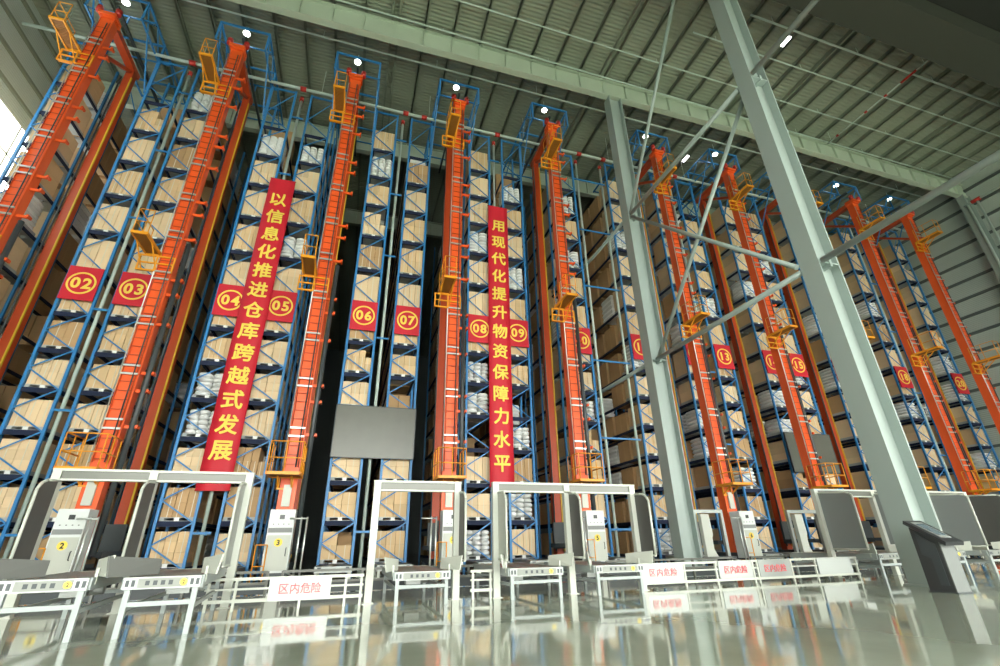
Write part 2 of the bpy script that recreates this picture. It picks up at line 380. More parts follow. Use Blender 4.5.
# ------------------------------------------------------------------ pallet racks
NUMS = {2, 3, 4, 5, 6, 7, 8, 9, 10, 11, 12, 13, 14, 15, 16, 18, 20}
WHO = {n: 'rack signed %02d' % n for n in NUMS}
WHO[1] = 'unsigned leftmost rack'; WHO[17] = 'unsigned rack left of rack 18'; WHO[19] = 'unsigned rack left of rack 20'
ORD = ['lowest', 'second', 'third', 'fourth', 'fifth', 'sixth', 'seventh', 'eighth', 'ninth', 'tenth', 'eleventh', 'twelfth', 'top']
DEEP = 9; BAY = 1.32
def make_rack(gap_side):
    t = thing('pallet_rack', 'x', 'rack', (0, YR, 0), 0, 'blue pallet racks')
    um = MB().box(-.045, .045, 0, .09, 0, RACKTOP).mesh('upright', M['blue'])
    for j in range(DEEP + 1):
        for s in (-1, 1):
            if j in (0, DEEP) or (s != gap_side and j < 6): obj('upright', um, t, (s * .56, j * BAY, 0))
    cb = MB().box(-.515, .515, .03, .08, -.17, 0).mesh('cross_beam', M['navy'])
    sr = MB().box(-.03, .03, .09, DEEP * BAY, -.12, 0).mesh('shelf_rail', M['navy'])
    for z in LV:
        obj('cross_beam', cb, t, (0, 0, z))
        for s in (-1, 1): obj('shelf_rail', sr, t, (s * .485, 0, z))
    zs = []
    for a, b in zip(LV, LV[1:] + [21.7]): zs += [a - .05, (a + b) / 2 - .05]
    zs.append(22.3)
    cache = {}
    for i, (a, b) in enumerate(zip(zs, zs[1:])):
        s = 1 if i % 2 else -1; key = (round(b - a, 3), s)
        if key not in cache: cache[key] = MB().bar((-s * .54, 0, 0), (s * .54, 0, b - a), .028, .045).mesh('brace', M['blue'])
        obj('brace', cache[key], t, (0, -.016, a))
    obj('top_beam', MB().box(-.515, .515, .02, .08, -.05, .05).mesh('top_beam', M['blue']), t, (0, 0, RACKTOP - .08))
    for s in (-1, 1): obj('base_plate', MB().box(-.09, .09, -.05, .13, 0, .015).mesh('base_plate', M['blue']), t, (s * .56, 0, 0))
    return t
rack0 = make_rack(-1); rack00 = make_rack(1); index_kids()
spm = MB().box(0, .685 - .15, .02, .07, -.04, .04).mesh('row_spacer', M['blue'])
spw = MB().box(0, .685 + 1.56 - .15, .02, .07, -.04, .04).mesh('row_spacer', M['blue'])
POS = {1: 'at the far left, cut by the frame', 17: 'hidden mostly by the foreground column', 19: 'left of rack 20 near the right wall'}
racks = {}
for n in range(1, 21):
    o = rack0 if n == 1 else rack00 if n == 2 else copy_tree(rack0 if n % 2 else rack00)
    o.location = (rack_x(n), YR, 0); racks[n] = o
    o['label'] = 'tall blue steel pallet rack carrying the red %02d sign' % n if n in NUMS else 'tall blue steel pallet rack with no sign, ' + POS[n]
    if n % 2 == 0 and n < 20:
        for z in (1.4, 5.3, 9.15, 13.4, 17.1, 20.8): obj('row_spacer', spw if n == 10 else spm, o, (.605, 0, z))
# vertical pipes in the gaps between back-to-back racks
def gap_pipe(x, label, couple=True):
    t = thing('riser_pipe', label, 'pipe', (x, 19.24, 0), 0, 'riser pipes between racks')
    part('tube', MB().tube((0, 0, 0), (0, 0, 22.4), .065, 10), 'pipe', t)
    if couple: part('coupling', MB().tube((0, 0, 22.1), (0, 0, 22.36), .1, 10), 'redpaint', t)
for k in range(1, 10):
    a, b = rack_x(2 * k), rack_x(2 * k + 1)
    nm = '%02d and %02d' % (2 * k, 2 * k + 1)
    if k == 5:
        gap_pipe(a + .9, 'grey vertical pipe between racks 10 and 11, the left one'); gap_pipe(b - .9, 'grey vertical pipe between racks 10 and 11, the right one')
    else:
        gap_pipe((a + b) / 2 - .08, {8: 'grey vertical pipe right of rack 16 by the foreground column', 9: 'grey vertical pipe right of rack 18'}.get(k, 'grey vertical pipe in the narrow gap between racks ' + nm))

# ------------------------------------------------------------------ loads
def pallet_mesh():
    b = MB(); b.box(-.5, .5, 0, 1.1, .105, .13); b.box(-.5, .5, 0, 1.1, 0, .02)
    for xx in (-.5, -.07, .36): b.box(xx, xx + .14, 0, 1.1, .02, .105)
    return b.mesh('pallet', M['pallet'])
PAL = pallet_mesh(); LAB = MB().box(-.075, .075, -.008, 0, -.01, .12).mesh('label_card', M['label'])
BOX = {}
def carton_mesh(w, h, m):
    k = (round(w, 3), round(h, 3), m.name)
    if k not in BOX:
        b = MB(); e = .012
        lo = [(-w / 2 + e, e), (w / 2 - e, e), (w / 2, e * 1.5), (w / 2, 1.03 - e), (w / 2 - e, 1.03), (-w / 2 + e, 1.03), (-w / 2, 1.03 - e), (-w / 2, e * 1.5)]
        b.prism(lo, 'z', 0, h)
        BOX[k] = b.mesh('carton', m)
    return BOX[k]
STR = {}
def strap_mesh(h):
    k = round(h, 3)
    if k not in STR: STR[k] = MB().box(-.012, .012, .002, .012, 0, h).mesh('strap', M['strap'])
    return STR[k]
def sack_mesh(w, h, d=1.0):
    b = MB(); nu, nv = 12, 7; e = .55
    def sp(c, p): return math.copysign(abs(c) ** p, c)
    vs = []
    for j in range(nv + 1):
        ph = -PI / 2 + PI * j / nv
        for i in range(nu):
            th = 2 * PI * i / nu
            vs.append((w / 2 * sp(math.cos(th), e) * sp(math.cos(ph), e), d / 2 + d / 2 * sp(math.sin(th), e) * sp(math.cos(ph), e), h / 2 + h / 2 * sp(math.sin(ph), .8)))
    fs = [(j * nu + i, j * nu + (i + 1) % nu, (j + 1) * nu + (i + 1) % nu, (j + 1) * nu + i) for j in range(nv) for i in range(nu)]
    b.add(vs, fs, True)
    me = b.mesh('sack', M['sack']); return me
SACK = sack_mesh(.52, .205); SACK3 = sack_mesh(.35, .2)
SACKSET = {(4, 3), (4, 4), (5, 8), (5, 11), (6, 11), (8, 0), (8, 4), (8, 5), (9, 0 + 1), (9, 3), (9, 8), (10, 9), (10, 4), (12, 3), (12, 4), (12, 7),
           (11, 0), (11, 6), (11, 10), (10, 11), (8, 9), (14, 4), (14, 5), (14, 9), (13, 8), (16, 6), (16, 8), (15, 10), (18, 5), (18, 9), (20, 6), (20, 3), (20, 7), (17, 7),
           (9, 11), (4, 11), (3, 12), (13, 2), (15, 6), (19, 5), (1, 8)}
EMPTY = {(7, 12), (5, 12), (8, 3), (4, 12), (7, 4), (9, 12), (2, 12), (13, 12), (10, 12), (9, 4)}
counts = {'carton': 0, 'sack': 0}
def put_load(n, lv, d, kind):
    rnd = random.Random(n * 1000 + lv * 10 + d)
    x = rack_x(n) + rnd.uniform(-.012, .012); y = YR + .1 + d * BAY; z = LV[lv]
    tall = 1.0 if lv < 6 else 1.38
    where = ('on the %s shelf of the %s' % (ORD[lv], WHO[n])) if d == 0 else ('behind the front pallet, %s shelf, %s' % (ORD[lv], WHO[n]))
    if kind == 'carton':
        cols = rnd.choice((2, 2, 3, 3, 4)); rows = rnd.choice((1, 2, 2, 3)); h = tall * rnd.uniform(.86, 1.0); mt = CART[rnd.choice((0, 0, 1, 1, 1, 2))]
        t = thing('carton_pallet', 'tan cartons ' + where, 'pallet load', (x, y, z), 0, 'pallets of cartons on the racks')
        w = 1.03 / cols; hh = h / rows
        gap = rnd.random() < .12
        for r_ in range(rows):
            for c in range(cols):
                if gap and rows > 1 and r_ == rows - 1 and c == cols - 1: continue
                obj('carton', carton_mesh(round(w - .012, 3), round(hh - .005, 3), mt), t, (-.515 + w * (c + .5), .02, .13 + hh * r_))
        if d == 0:
            for c in range(cols): obj('strap', strap_mesh(round(h, 2) - (hh if gap else 0)), t, (-.515 + w * (c + .5) + rnd.uniform(-.04, .04), .018, .13))
    else:
        t = thing('sack_pallet', 'white sacks ' + where, 'pallet load', (x, y, z), 0, 'pallets of white sacks on the racks')
        three = rnd.random() < .5
        rows = int((tall - .02) / .185)
        if rnd.random() < .3: rows -= 1
        for r_ in range(rows):
            for c in range(3 if three else 2):
                cx = (-.345 + .345 * c) if three else (-.26 + .52 * c)
                obj('sack', SACK3 if three else SACK, t, (cx + rnd.uniform(-.012, .012), .03 + rnd.uniform(-.02, .02), .13 + .182 * r_))
    p = obj('pallet', PAL, t)
    if d == 0: obj('label_card', LAB, p)
    counts[kind] += 1
stuff_c = MB(); stuff_s = MB()
for d in range(DEEP):
    for n in range(1, 21):
        for lv in range(13):
            rnd = random.Random(n * 77 + lv * 13 + d * 5)
            if d == 0 and (n, lv) in EMPTY: continue
            if d > 0 and rnd.random() < .08: continue
            kind = 'sack' if ((n, lv) in SACKSET if d == 0 else rnd.random() < .2) else 'carton'
            facing = n in (1, 3, 5, 8, 10, 12, 14, 16, 18, 20)
            if d == 0 or (d == 1 and facing and counts[kind] < 300):
                put_load(n, lv, d, kind)
            else:
                x = rack_x(n); y = YR + .1 + d * BAY; z = LV[lv]; h = (1.08 if lv < 6 else 1.46) * rnd.uniform(.85, 1)
                sm = stuff_c if kind == 'carton' else stuff_s
                if kind == 'carton':
                    for a in (-.5, .01): sm.box(x + a, x + a + .49, y, y + .53, z, z + h); sm.box(x + a, x + a + .49, y + .54, y + 1.08, z, z + h)
                else:
                    k = 0
                    while k < 5:
                        zz = z + k * h / 5
                        sm.hexa([(x - .46, y + .03, zz), (x + .46, y + .03, zz), (x + .46, y + 1.05, zz), (x - .46, y + 1.05, zz)], [(x - .5, y, zz + h / 10), (x + .5, y, zz + h / 10), (x + .5, y + 1.08, zz + h / 10), (x - .5, y + 1.08, zz + h / 10)])
                        sm.hexa([(x - .5, y, zz + h / 10), (x + .5, y, zz + h / 10), (x + .5, y + 1.08, zz + h / 10), (x - .5, y + 1.08, zz + h / 10)], [(x - .45, y + .04, zz + h / 5), (x + .45, y + .04, zz + h / 5), (x + .45, y + 1.04, zz + h / 5), (x - .45, y + 1.04, zz + h / 5)])
                        k += 1
tag(part('carton_pallets', stuff_c, CART[2], None), 'brown cartons stacked deep inside the racks behind the front pallets', 'cartons', None, 'stuff')
tag(part('sack_pallets', stuff_s, 'sack', None), 'white sacks stacked deep inside the racks behind the front pallets', 'sacks', None, 'stuff')

# ------------------------------------------------------------------ number signs, banners, boards
for n in sorted(NUMS):
    t = thing('number_sign', 'square red cloth sign with the yellow number %02d in a ring' % n, 'sign', (rack_x(n), YR - .07, 10.09), 0, 'rack number signs')
    part('panel', MB().box(-.54, .54, -.02, .02, -.70, .70), 'red', t)
    part('ring', MB().ring_xz(0, 0, -.032, -.02, .40, .465), 'gold', t)
    for i, ch in enumerate('%02d' % n): obj('numeral', text_mesh(ch, .60, 'gold', .005, .02), t, (-.18 + .36 * i, -.026, 0))
def banner(x, z0, z1, zt, zb, text, label):
    t = thing('banner', label, 'banner', (x, YR - .2, z0))
    b = MB(); N = 40; vs = []; hw = .53
    for i in range(N + 1):
        zz = (z1 - z0) * i / N
        for s in (-1, -.33, .33, 1): vs.append((s * hw, .012 * math.sin(i * 1.3 + s * 2), zz))
    vs += [(x_, y_ + .02, z_) for x_, y_, z_ in vs]
    o_ = 4 * (N + 1); fs = []
    for i in range(N):
        for c in range(3):
            a = i * 4 + c; fs += [(a, a + 1, a + 5, a + 4), (o_ + a + 4, o_ + a + 5, o_ + a + 1, o_ + a)]
        fs += [(i * 4, i * 4 + 4, o_ + i * 4 + 4, o_ + i * 4), (i * 4 + 3, o_ + i * 4 + 3, o_ + i * 4 + 7, i * 4 + 7)]
    b.add(vs, fs, True); part('cloth', b, 'red', t)
    for zz, zn in ((0, 0), (z1 - z0, 0)): part('hem_bar', MB().tube((-hw - .02, .03, zz), (hw + .02, .03, zz), .022, 8), 'redpaint', t)
    for sx in (-.42, .42):
        for zz in (0, z1 - z0): part('hook', MB().tube((sx, .04, zz), (sx, .2, zz), .012, 6), 'conduit', t)
    for i, ch in enumerate(text):
        zz = zt + (zb - zt) * i / (len(text) - 1) - z0
        obj('character', text_mesh(ch, .75, 'gold', .004, 0, 1, .019), t, (0, -.045, zz))
banner((rack_x(4) + rack_x(5)) / 2, 2.75, 16.55, 15.33, 4.1, '以信息化推进仓库跨越式发展', 'long red banner of yellow characters leaning over the left racks, between 04 and 05')
banner((rack_x(8) + rack_x(9)) / 2, 3.05, 17.35, 16.05, 3.95, '用现代化提升物资保障力水平', 'upright long red banner of yellow characters near the centre, between 08 and 09')
for x_, y_, lab, hw in (((rack_x(6) + rack_x(7)) / 2, YR - .14, 'large blank grey board fixed low across racks 06 and 07, in full view', 1.57), ((rack_x(14) + rack_x(15)) / 2, YR - .14, 'grey board half hidden by a crane mast, low across racks 14 and 15', 1.57)):
    t = thing('notice_board', lab, 'board', (x_, y_, 4.0), 0)
    part('panel', MB().box(-hw + .03, hw - .03, -.02, .03, .03, 2.03), 'board', t)
    f_ = MB(); f_.box(-hw, hw, -.03, .05, 0, .03); f_.box(-hw, hw, -.03, .05, 2.03, 2.06); f_.box(-hw, -hw + .03, -.03, .05, .03, 2.03); f_.box(hw - .03, hw, -.03, .05, .03, 2.03)
    part('frame', f_, 'conduit', t)
    for sx in (-.4, .4):
        for zz in (.15, 1.9): part('bracket', MB().box(sx - .03, sx + .03, .03, .14, zz, zz + .06), 'conduit', t)

# ------------------------------------------------------------------ stacker cranes
MT = 21.78; XRZ = 19.4 - YF
def platform(t, z, low=False):
    p = MB(); w, dp = .5, 1.0; bz = -.3
    for a in ((-w, -w + .05, -dp, 0), (w - .05, w, -dp, 0)): p.box(*a, 0, .09)
    p.box(-w, w, -dp, -dp + .05, 0, .09); p.box(-w, w, -.05, 0, 0, .09)
    pl = part('platform', p, 'yellow', t, None, (-.1, -.03, z))
    g = MB()
    for i in range(13): yy = -dp + .06 + i * .072; g.box(-w + .05, w - .05, yy, yy + .045, .03, .05)
    part('grating', g, 'grating', pl)
    r = MB()
    for zz in (.5, 1.0): r.path([(-w + .02, -.03, zz), (-w + .02, -dp + .02, zz), (w - .02, -dp + .02, zz), (w - .02, -.03, zz)], .02, 6)
    for xx, yy in ((-w + .02, -.03), (-w + .02, -dp / 2), (-w + .02, -dp + .02), (0, -dp + .02), (w - .02, -dp + .02), (w - .02, -dp / 2), (w - .02, -.03)): r.tube((xx, yy, .09), (xx, yy, 1.0), .018, 6)
    part('railing', r, 'yellow', pl)
    b = MB()
    for s in (-1, 1): b.bar((s * .2, -.5, 0), (s * .2, 0, bz), .05); b.box(s * .2 - .03, s * .2 + .03, -.06, 0, bz - .05, 0)
    b.box(-.17, .17, -.06, -.02, bz - .05, bz)
    part('bracket', b, 'yellow', pl)
    return pl
def side_platform(t, z):
    xa, xb, ya, yb = -.70, -.20, -1.42, -.05
    p = MB(); p.box(xa, xa + .06, ya, yb, 0, .1); p.box(xb - .06, xb, ya, yb, 0, .1); p.box(xa + .06, xb - .06, ya, ya + .06, 0, .1); p.box(xa + .06, xb - .06, yb - .06, yb, 0, .1)
    pl = part('platform', p, 'yellow', t, None, (0, 0, z))
    g = MB(); yy = ya + .08
    while yy < yb - .1: g.box(xa + .06, xb - .06, yy, yy + .06, .02, .05); yy += .075
    part('grating', g, 'grating', pl)
    b = MB()
    for zz in (-.64, -.34, -.05): b.box(-.84, .27, -.1, -.05, zz, zz + .05)
    for xx in (-.84, -.31, .22): b.box(xx, xx + .05, -.1, -.05, -.64, 0)
    b.box(-.82, -.3, -.05, .06, -.6, -.56)
    for xx in (xa + .03, xb - .03): b.bar((xx, -.9, 0), (xx, -.08, -.6), .035)
    part('bracket', b, 'yellow', pl)
    r = MB()
    for zz in (.5, 1.0): r.path([(xb - .03, ya + .04, zz), (xa + .03, ya + .04, zz), (xa + .03, yb - .1, zz)], .018, 6)
    for yy in (ya + .04, (ya + yb) / 2, yb - .1): r.tube((xa + .03, yy, .1), (xa + .03, yy, 1.0), .018, 6)
    r.tube((xb - .03, ya + .04, .1), (xb - .03, ya + .04, 1.0), .018, 6)
    part('railing', r, 'yellow', pl)
    return pl
def make_crane():
    t = thing('stacker_crane', 'x', 'crane', (0, YF, 0), 0, 'orange stacker cranes')
    b = MB(); b.box(-.25, .25, -.12, 3.6, .12, .45); b.box(-.2, .2, -.9, -.12, .06, .12); b.box(-.3, .3, .0, .5, .04, .3); b.box(-.3, .3, 3.1, 3.5, .04, .3); part('base_beam', b, 'conduit', t)
    for yy in (.25, 3.3): part('wheel', MB().tube((-.1, yy, .14), (.1, yy, .14), .14, 16), 'black', t)
    m_ = MB(); m_.box(-.22, .22, 0, .42, .45, MT); m_.box(-.25, -.22, -.015, .06, .45, MT); m_.box(.22, .25, -.015, .06, .45, MT); part('front_mast', m_, 'orange', t)
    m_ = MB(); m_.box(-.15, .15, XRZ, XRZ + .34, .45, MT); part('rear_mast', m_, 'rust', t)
    part('guide_stripe', MB().box(.15, .20, XRZ - .05, XRZ + .02, .6, MT - .5), 'stripe', t)
    part('guide_cable', MB().tube((-.2, XRZ - .06, .6), (-.2, XRZ - .06, MT - .6), .035, 6), 'conduit', t)
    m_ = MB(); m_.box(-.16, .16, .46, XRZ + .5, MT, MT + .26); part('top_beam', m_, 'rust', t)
    m_ = MB(); m_.box(-.27, .27, -.1, .46, MT, MT + .3); m_.box(-.32, .32, -.2, .3, MT + .06, MT + .2); part('mast_head', m_, 'orange', t)
    for s in (-1, 1): part('top_roller', MB().tube((s * .34, -.1, MT + .2), (s * .34, -.1, MT + .5), .12, 12), 'redpaint', t)
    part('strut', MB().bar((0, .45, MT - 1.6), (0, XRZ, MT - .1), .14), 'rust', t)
    # ladder in front of the mast
    l = MB()
    for s in (-1, 1): l.tube((s * .2, -.06, 3.3), (s * .2, -.06, MT - .3), .014, 6)
    zz = 3.4
    while zz < MT - .4: l.bar((-.2, -.06, zz), (.2, -.06, zz), .02); zz += .3
    part('ladder', l, 'rust', t)
    part('safety_cable', MB().tube((.13, -.1, 3.3), (.13, -.1, MT - .4), .022, 6), 'conduit', t)
    part('safety_rail', MB().tube((-.27, -.07, 3.3), (-.27, -.07, MT - .4), .02, 6), 'silver', t)
    zz = 4.3; i = 0
    band = MB().box(-.24, .24, -.115, -.075, -.03, .03).mesh('ladder_band', M['silver'])
    br = MB(); br.box(.24, .62, .1, .16, -.05, .05); br.box(.56, .62, .02, .24, -.05, .05)
    br = br.mesh('cable_bracket', M['orange'])
    while zz < MT - 1:
        obj('ladder_band', band, t, (0, 0, zz)); obj('ladder_band', band, t, (0, 0, zz + .28))
        obj('cable_bracket', br, t, (0, 0, zz + .1)); obj('cable_bracket', br, t, (0, 0, zz - .5)) if i % 2 else None
        zz += 1.75; i += 1
    part('cable_tube', MB().tube((.45, .13, .8), (.45, .13, 11.2), .085, 10), 'conduit', t)
    side_platform(t, 19.35); side_platform(t, 10.45); platform(t, 2.95)
    # carriage between the masts
    c_ = MB(); c_.box(-.5, .5, .6, XRZ - .2, .75, .9); c_.box(-.3, .3, .44, .56, .7, 1.7); c_.box(-.3, .3, XRZ - .14, XRZ - .02, .7, 1.7); part('carriage', c_, 'conduit', t)
    # control cabinet at the foot
    k = MB(); k.box(-.3, .4, -.68, -.14, .26, 1.97); cab = part('control_cabinet', k, 'cabinet', t)
    part('plinth', MB().box(-.28, .38, -.66, -.16, .12, .26), 'conduit', cab)
    part('door', MB().box(-.27, .37, -.695, -.68, .32, 1.26), 'white', cab)
    part('vent_strip', MB().box(-.28, .38, -.692, -.68, 1.33, 1.46), 'marks', cab)
    part('display', MB().box(-.02, .12, -.692, -.68, 1.7, 1.82), 'kiosk_dark', cab)
    for xx in (-.16, -.02, .12, .26): part('button', MB().disc_xz(xx, 1.56, -.695, -.68, .018, 10), 'marks', cab)
    part('handle', MB().path([(.29, -.695, .7), (.29, -.735, .72), (.29, -.735, .9), (.29, -.695, .92)], .012, 6), 'conduit', cab)
    part('number_disc', MB().disc_xz(.05, 1.06, -.705, -.695, .115, 20), 'gold', cab)
    g = MB(); g.path([(-.5, -.9, .04), (-.5, -.9, 1.0), (-.2, -.9, 1.0), (-.2, -.9, .04)], .018, 6); g.tube((-.5, -.9, .45), (-.2, -.9, .45), .014, 6); g.tube((-.5, -.9, .2), (-.5, -.4, .2), .018, 6)
    part('handrail', g, 'yellow', t)
    part('junction_box', MB().box(-.12, .12, -.1, -.02, 2.1, 2.75), 'white', t)
    w = MB()
    w.tube((.62, -1.0, .12), (.62, -1.0, 1.75), .028, 8); w.tube((.78, -1.0, .12), (.78, -1.0, 1.75), .028, 8); w.tube((.3, -1.0, 1.7), (.8, -1.0, 1.7), .025, 8); w.box(.56, .84, -1.08, -.92, 0.08, .14); w.tube((.3, -.5, .3), (.7, -1.0, .12), .025, 6)
    part('buffer_post', w, 'silver', t)
    return t
crane0 = make_crane(); index_kids()
LABC = {1: 'orange stacker crane at the far left, left of rack 02', 2: 'orange stacker crane between racks 03 and 04', 3: 'orange stacker crane between racks 05 and 06', 4: 'orange stacker crane between racks 07 and 08',
        5: 'orange stacker crane between racks 09 and 10', 6: 'orange stacker crane just left of rack 13', 7: 'orange stacker crane between racks 14 and 15', 8: 'orange stacker crane mostly hidden by the foreground column',
        9: 'orange stacker crane right of rack 18', 10: 'rightmost orange stacker crane, beside the right wall'}
SPL = {}
for k in range(1, 11):
    o = crane0 if k == 1 else copy_tree(crane0)
    o.location = (CX[k], YF, 0); o['label'] = LABC[k]; SPL[k] = o
index_kids()
for k, o in SPL.items():
    cab = [c for c in KIDS[o.name] if c.name.startswith('control_cabinet')][0]
    for c in [c for c in KIDS[cab.name] if c.name.startswith('number_disc')]:
        obj('numeral', text_mesh(str(k), .19, 'black', .003, .006), c, (.05, -.708, 1.06))
    if k >= 4:
        for c in KIDS[o.name]:
            if c.name.startswith('buffer_post'): c.location.x = -1.35
    single('crane_rail', MB().box(-.05, .05, -2.2, 8.0, 0, .04), 'conduit', 'steel floor rail under the ' + LABC[k], 'rail', (CX[k], YF, 0), 'crane floor rails')
# blue frames and lamps above each crane
def portal(k):
    t = thing('crane_head_frame', {1: 'blue lattice frame above the leftmost crane', 10: 'blue lattice frame above the rightmost crane by the wall'}.get(k, 'blue lattice frame above the ' + LABC[k][len('orange '):]), 'frame', (CX[k], YR, 0), 0, 'blue frames above the cranes')
    zt, y0 = 23.62, -2.1; hw = 1.05
    for s in (-1, 1):
        part('side_beam', MB().box(s * hw - .04, s * hw + .04, y0, 3.9, zt - .08, zt), 'blue', t)
        part('post', MB().box(s * hw - .04, s * hw + .04, .02, .1, 20.5, zt - .08), 'blue', t)
        part('post', MB().box(s * hw - .035, s * hw + .035, y0, y0 + .07, 22.45, zt - .08), 'blue', t)
        part('lower_beam', MB().box(s * hw - .035, s * hw + .035, y0, .02, 22.4, 22.47), 'blue', t)
        part('diagonal', MB().bar((s * hw, y0 + .05, zt - .1), (s * hw, .0, 20.2), .05), 'blue', t)
        part('diagonal', MB().bar((s * hw, -.9, zt - .1), (s * hw, .0, 22.45), .04), 'blue', t)
        part('diagonal', MB().bar((s * hw, 1.0, zt - .1), (s * hw, 3.6, 22.3), .04), 'blue', t)
        part('diagonal', MB().bar((s * hw, -2.0, 22.47), (s * hw, -1.0, zt - .1), .04), 'blue', t)
    for yy in (y0, .02, 2.4): part('cross_beam', MB().box(-hw + .04, hw - .04, yy, yy + .08, zt - .08, zt), 'blue', t)
    part('guide_rail', MB().box(-.05, .05, y0 + .08, 4.0, zt - .8, zt - .66), 'conduit', t)
    for yy in (-1.2, 1.0, 3.4): part('rail_hanger', MB().box(-.03, .03, yy, yy + .06, zt - .66, zt - .08) if yy != 5 else MB(), 'blue', t)
    for yy in (-1.2, 1.0, 3.4): part('hanger_beam', MB().box(-hw + .04, hw - .04, yy, yy + .06, zt - .14, zt - .08), 'blue', t)
    l = thing('high_bay_lamp', 'round bright lamp above the ' + LABC[k][len('orange '):], 'lamp', (CX[k] - .1, 17.5, 23.87), 0, 'lamps above the cranes')
    part('lens', MB().tube((0, 0, 0), (0, 0, -.04), .15, 20), 'lens', l)
    part('lamp_housing', MB().tube((0, 0, .0), (0, 0, .2), .17, 20, .06), 'white', l)
    part('lamp_stem', MB().tube((0, 0, .2), (0, 0, roof_z(CX[k]) - 23.87 - .01), .015, 6), 'pipe', l)
for k in range(1, 11): portal(k)

# ------------------------------------------------------------------ stations in front of the racks
def make_station():
    t = thing('rack_station', 'x', 'conveyor', (0, 17.0, 0), 0, 'transfer stations at the rack feet')
    b = MB(); b.box(-.56, .56, 0, .05, .18, .36); b.box(-.56, .56, 1.75, 1.8, .18, .36); b.box(-.56, -.5, .05, 1.75, .22, .36); b.box(.5, .56, .05, 1.75, .22, .36); part('frame', b, 'plate', t)
    rm = MB().tube((-.5, 0, .33), (.5, 0, .33), .035, 8).mesh('roller', M['roller'])
    for i in range(10): obj('roller', rm, t, (0, .14 + i * .17, 0))
    lm = MB().box(-.04, .04, -.04, .04, 0, .2).mesh('leg', M['white'])
    for sx in (-.5, .5):
        for yy in (.06, 1.7): obj('leg', lm, t, (sx, yy, 0))
    for sx in (-.42, .42): part('end_stop', MB().box(sx - .05, sx + .05, -.03, .0, .24, .34), 'conduit', t)
    return t
st0 = make_station(); index_kids()
for n in range(1, 21):
    o = st0 if n == 1 else copy_tree(st0)
    o.location = (rack_x(n), 17.0, 0); o['label'] = 'low steel roller station at the foot of the ' + WHO[n]
def station_frame(x, y, w, label, pillar=True):
    t = thing('station_frame', label, 'frame', (x, y, 0), 0, 'grey frames by the cranes')
    for s in (-1, 1): part('post', MB().box(s * w - .06, s * w + .06, -.06, .06, 0, 1.85), 'plate', t)
    part('top_bar', MB().box(-w - .06, w + .06, -.06, .06, 1.85, 1.97), 'plate', t)
    part('rail', MB().box(-w - .1, w + .1, -.3, .3, .3, .38), 'conduit', t)
    if pillar:
        p = MB(); p.prism([(-w + .08, .38), (-w + .55, .38), (-w + .42, .62), (-w + .42, 1.0), (-w + .48, 1.1), (-w + .44, 1.8), (-w + .08, 1.8)], 'y', -.25, -.08); part('cover', p, 'white', t)
station_frame(13.0, 15.6, .6, 'grey frame with a white cover just right of the rear column')
station_frame(17.6, 15.6, .75, 'grey frame with a white cover below rack 14')

# ------------------------------------------------------------------ profile check gates
def gate(xs, y, h, label, wings, L=.55):
    t = thing('profile_gate', label, 'gate', (xs[0], y, 0), 0)
    for i, x in enumerate(xs):
        part('post', MB().box(x - xs[0] - .065, x - xs[0] + .065, -.06, .06, 0, h), 'white', t)
        part('foot', MB().box(x - xs[0] - .1, x - xs[0] + .1, -.1, .1, 0, .012), 'white', t)
    m_ = MB(); m_.box(-.07, xs[-1] - xs[0] + .07, -.06, .06, h, h + .04); m_.box(.07, xs[-1] - xs[0] - .07, -.06, .06, h - .16, h - .13); part('top_beam', m_, 'white', t)
    part('beam_web', MB().box(.07, xs[-1] - xs[0] - .07, -.03, .03, h - .13, h), 'board', t)
    for x, s, mt in wings:
        ox = x - xs[0] + s * .05
        pts = [(-.06, .66), (-L, .66), (-L, h - (.34 if L < .9 else .2)), (-L + .08, h - (.24 if L < .9 else .15)), (-L + .2, h - (.19 if L < .9 else .12)), (-.06, h - (.17 if L < .9 else .08))]
        wg = part('wing_panel', MB().prism(pts, 'x', ox - .012, ox + .012), mt, t)
        e = MB(); e.path([(ox, a, b) for a, b in pts], .024, 8); part('edge_tube', e, 'white', wg)
    return t
gate([-4.84, -3.40, -1.83], 10.2, 2.2, 'white double profile gate over the two conveyors at far left', [(-4.84, 1, 'mesh_panel'), (-3.40, 1, 'mesh_panel'), (-1.83, -1, 'plate')])
gate([.52, 2.1], 9.7, 2.05, 'white single profile gate in front of rack 07', [(2.1, 1, 'mesh_panel')])
gate([2.87, 4.45, 6.05], 9.6, 2.05, 'white double profile gate in front of racks 09 and 10', [(2.87, 1, 'white'), (4.45, 1, 'mesh_panel'), (6.05, 1, 'mesh_panel')])
gate([12.2, 14.3, 16.2], 10.25, 2.12, 'white double profile gate left of and behind the foreground column', [(12.2, 1, 'grey_panel'), (14.3, 1, 'grey_panel')], .98)
gate([16.55, 18.2], 10.25, 2.12, 'white single profile gate right of the foreground column', [(16.55, 1, 'grey_panel'), (18.2, 1, 'mesh_panel')], .98)

